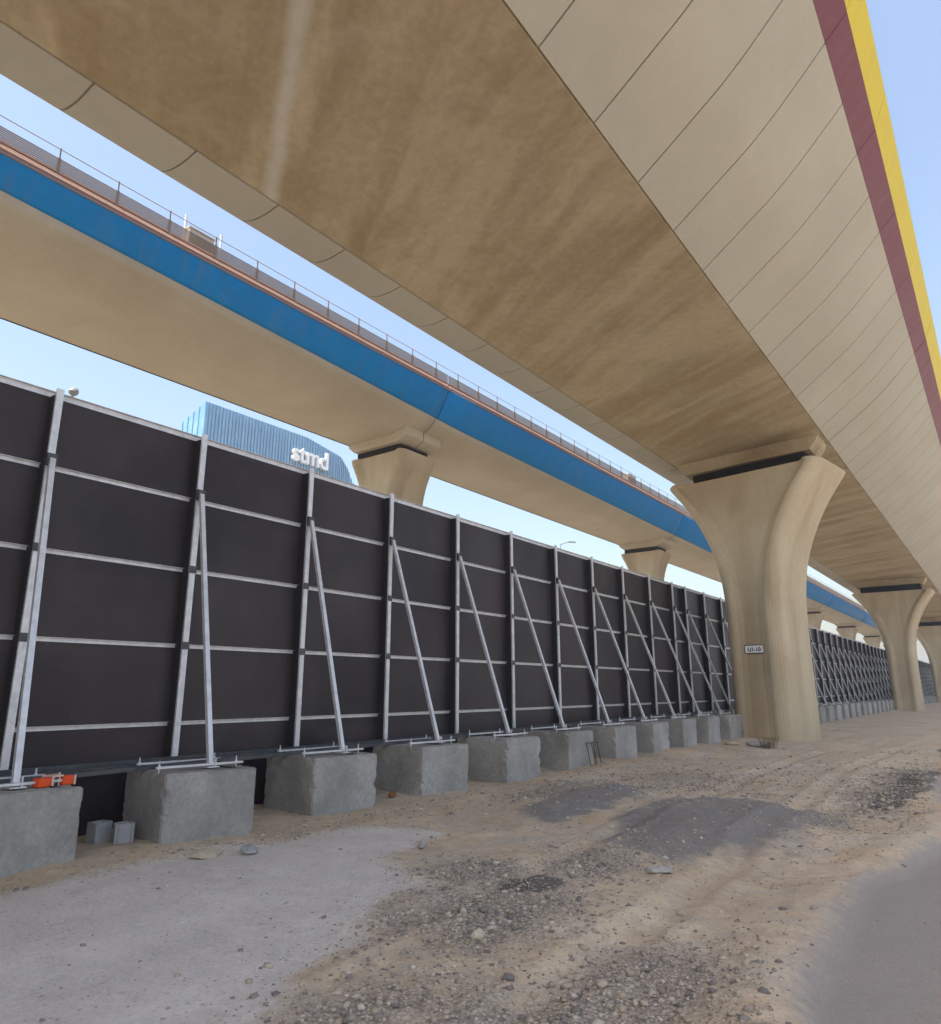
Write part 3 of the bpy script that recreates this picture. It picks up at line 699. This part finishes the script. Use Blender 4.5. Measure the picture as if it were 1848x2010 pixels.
for i, y in enumerate(allp):
    xf = float(np.interp(y, [3, 9, 13, 18, 30], [-9.02, -9.08, -8.85, -8.68, -8.6]))
    tz = blk_top(y)
    if i < 14: lab = f'{ordn[i]} grey concrete ballast block from the left at the foot of the hoarding'
    elif y < 53: lab = 'grey ballast block standing hidden behind the large near pier'
    elif y < 93:
        far_n += 1; lab = f'{nth[far_n - 1]} small ballast block right of the large near pier, before the second pier'
    else: lab = 'tiny distant ballast block in the row beyond the second pier'
    if i == 0: lab = 'grey concrete ballast block cut by the left edge, an orange plastic piece on top'
    yy = y + shift.get(i, 0)
    t = empty('ballast_block', (xf - .70, yy, tz - BH), lab, 'concrete block', 'ballast blocks bracing the hoarding', R(rotb.get(i, random.uniform(-1.5, 1.5))))
    o = bpy.data.objects.new('block_body', meshes[i % 5]); C.objects.link(o); o.parent = t
    if i < 22:
        for xo in (.36, -.35):
            b = MB(); b.bar((xo, -.66, BH + .06), (xo, .60, BH + .06), .05, .028); cb = b.build('clamp_bar', M['steel'], t)
            for yo in (-.62, .5):
                b = MB(); b.tube((xo, yo, BH - .02), (xo, yo, BH + .15), .010, k=6); b.tube((xo, yo, BH + .075), (xo, yo, BH + .092), .02, k=6); b.build('threaded_rod', M['steel'], cb)
# long channels lying on the blocks under the posts
for n_, (xx, nm) in enumerate(((-10.3, 'dark steel channel lying along the back of the ballast blocks, under the fence posts'), (-9.95, 'dark steel channel lying along the middle of the ballast blocks'))):
    b = MB()
    for a, c in zip(PT[:16], PT[1:17]):
        b.bar((xx, a, blk_top(a) + .035), (xx, c, blk_top(c) + .035), .08, .06)
    b.build('steel_channel', M['steeldark']); tag(bpy.context.scene.collection.objects[-1], nm, 'steel beam')

# orange plastic piece on the first block
t = empty('orange_clamp', (-9.36, 4.28, blk_top(4) + .004), 'orange red plastic piece with pale frame lying on the leftmost ballast block', 'plastic piece', None, R(8))
for s in (-1, 1): MB().box(-.07, .07, s * .145 - .075, s * .145 + .075, 0, .105).build('pad', M['orange'], t, bevel=.015)
b = MB(); b.box(-.09, -.071, -.10, .10, .02, .125); b.box(.071, .088, -.075, -.055, 0, .125); b.box(.071, .088, .20, .221, 0, .11); b.box(-.07, .088, -.06, .06, .106, .125)
b.build('frame', M['palepink'], t)

# hollow blocks in the shade under the hoarding
for (x, y, lb, rz) in ((-10.12, 5.30, 'pale hollow block standing in the dark gap right of the leftmost ballast block', 8), (-9.80, 5.46, 'broken pale hollow block beside the second ballast block, in shade', -20)):
    t = empty('hollow_block', (x, y, gz(x, y) - .02), lb, 'hollow block', 'hollow blocks under the hoarding', R(rz))
    b = MB()
    for a in (-.1, .1): b.box(-.10, .10, a - .02, a + .02, 0, .27)
    for a in (-.085, .085): b.box(a - .015, a + .015, -.079, .079, 0, .27)
    b.box(-.069, .069, -.079, .079, .12, .15)
    b.build('body', M['brick'], t, bevel=.008)
# rocks
rock(-8.05, 5.55, .17, .24, .06, 'flat pale slab of rock in front of the second ballast block', M['pale'], seed=2, rz=.3)
rock(-7.75, 5.95, .12, .2, .07, 'greyish flat rock next to the pale slab by the second ballast block', M['brick'], seed=3, rz=.9)
rock(-8.35, 3.3, .09, .1, .09, 'pale round stone at the foot of the leftmost ballast block', M['pale'], seed=4)
rock(-9.35, 10.25, .07, .1, .08, 'rusty brown lump between the third and fourth ballast blocks', mat('rust_lump', (.22, .09, .03), .9), name='lump', cat='lump', seed=5)
rock(-3.35, 8.0, .16, .10, .05, 'dark flat stone in the sand before the dark mound', M['block'], seed=6, rz=.5)
rock(-6.35, 7.55, .05, .18, .035, 'long thin dark stone at the edge of the grey slab', M['block'], seed=7, rz=.6)
rock(-2.35, 3.9, .07, .06, .05, 'pale stone among the pebbles in the foreground', M['pale'], seed=8)
rock(-3.7, 5.1, .05, .07, .045, 'whitish stone on the pebbly strip right of the grey slab', M['pale'], seed=9)
# broken bits of concrete and twigs by the pier foot
rock(-7.35, 26.9, .5, .3, .14, 'low heap of rubble at the front foot of the large near pier', M['block'], name='rubble_heap', cat='rubble', seed=11, rz=.4)
rock(-8.1, 26.3, .3, .2, .09, 'small sandy clod left of the rubble at the large near pier', M['pier'], name='clod', cat='clod', seed=12)
t = tag(link('dry_weed', [], [], M['rail']), 'small dry weed sprouting by the rubble at the large near pier', 'weed')
b = MB(); rg = random.Random(5)
for k in range(60):
    a = rg.uniform(0, 6.28); l = rg.uniform(.15, .42); x, y = rg.gauss(0, .12), rg.gauss(0, .12)
    b.bar((x, y, 0), (x + math.cos(a) * l * .6, y + math.sin(a) * l * .6, l), .008, .008)
me_ = bpy.data.meshes.new('dry_weed'); me_.from_pydata(b.V, [], b.F); me_.materials.append(mat('weed', (.16, .13, .06), .9)); t.data = me_
t.location = (-6.9, 26.4, gz(-6.9, 26.4))
# small rebar frame leaning on the sixth block
y6 = allp[5]
t = empty('rebar_frame', (-8.62, y6 + .32, gz(-8.6, y6)), 'small dark wire frame leaning on the sixth ballast block', 'wire frame')
b = MB()
for yo in (-.28, -.02, .06, .30): b.tube((.10, yo, 0), (.0, yo, .55), .010, k=5)
b.tube((.0, -.3, .55), (0, .32, .55), .010, k=5); b.build('wires', M['joint'], t)

# ------------------------------------------------------------------ lamps beyond the fence
t = empty('floodlight', (-16.0, 6.6, 0), 'round grey floodlight head peeping over the hoarding at the left', 'lamp')
MB().tube((0, 0, 0), (0, 0, 8.32), .05, .04).build('pole', M['lampgrey'], t)
b = MB(); b.tube((.05, -.04, 8.40), (-.07, .05, 8.47), .075, .105, 12); b.tube((.08, -.06, 8.385), (.05, -.04, 8.40), .05, .075, 12); b.build('lamp_head', M['lampgrey'], t)
t = empty('street_lamp', (-30, 53.9, 0), 'tiny street lamp tip above the hoarding, between the slim piers', 'lamp')
MB().tube((0, 0, 0), (0, 0, E + 12.3), .09, .05).build('pole', M['lampgrey'], t)
MB().tube((0, 0, E + 12.3), (.3, .9, E + 12.65), .045).build('arm', M['lampgrey'], t)
MB().bar((.3, .9, E + 12.65), (.55, 1.7, E + 12.7), .22, .1).build('lamp_head', M['lampgrey'], t)

# ------------------------------------------------------------------ glass building behind
ZT = 28.0
t = empty('office_building', (-60.8, 37.6, 0), 'blue glass office building with white letters, rising behind the hoarding', 'building')
top = [(0, ZT), (ZT * .47, ZT), (18.6, ZT - .9), (20.2, ZT - 2.0), (21.4, ZT - 3.6), (22.0, ZT - 6.5), (22.2, ZT - 12)]
V = []; n = len(top)
for d in (0, -7.4):
    for (yy, z) in top: V.append((d - (.0 if yy < 18 else (yy - 18) * .25), yy, z + E))
    for (yy, z) in top: V.append((d - (.0 if yy < 18 else (yy - 18) * .25), yy, -.5))
V = np.array(V); F = []
for i in range(n - 1):
    F.append((i, i + 1, n + i + 1, n + i)); F.append((2 * n + i, 3 * n + i, 3 * n + i + 1, 2 * n + i + 1)); F.append((i, 2 * n + i, 2 * n + i + 1, i + 1))
F.append((0, n, 3 * n, 2 * n)); F.append((n - 1, 3 * n - 1, 4 * n - 1, 2 * n - 1))
V[2 * n:, 1] += 1.9
o = link('facade', V, F, M['glass'], t)
b = MB()
for k in range(54):
    yy = .4 + k * .40; z = float(np.interp(yy, [p[0] for p in top], [p[1] for p in top])) + E; xo = -(0 if yy < 18 else (yy - 18) * .25)
    wd = .028 if k % 2 else .045; b.box(xo + .01, xo + .08, yy - wd, yy + wd, 0, z - .05)
for k in range(1, 5): b.box(-k * 1.7 - .045, -k * 1.7 + .045, -.06, -.002, 0, ZT + E - .05)
b.V = [(x, y + (0 if x > -.6 else -x * .257), z) for x, y, z in b.V]
b.build('fin', M['fin'], t)
text('stmd', 2.9, .18, mat('sign_white', (.85, .85, .85), .4), t, (.35, 13.5, 24.7 + E), (R(90), 0, R(90)), .05, .92, 'letters')

# ------------------------------------------------------------------ thin sunlit dust in the air
HAZE = True
if HAZE:
    o = link('haze', MB().box(-3600, 3600, -1400, 5200, -1.5, 34).V, MB().box(0, 1, 0, 1, 0, 1).F, None)
    hm = bpy.data.materials.new('haze'); hm.use_nodes = True; n_ = hm.node_tree; n_.nodes.clear()
    out = n_.nodes.new('ShaderNodeOutputMaterial'); pv = n_.nodes.new('ShaderNodeVolumePrincipled'); pv.inputs['Density'].default_value = .0018
    pv.inputs['Color'].default_value = (.95, .93, .9, 1); pv.inputs['Anisotropy'].default_value = .2
    n_.links.new(pv.outputs[0], out.inputs['Volume']); o.data.materials.clear(); o.data.materials.append(hm)
    tag(o, 'thin pale dust haze in the air', 'haze', kind='stuff')
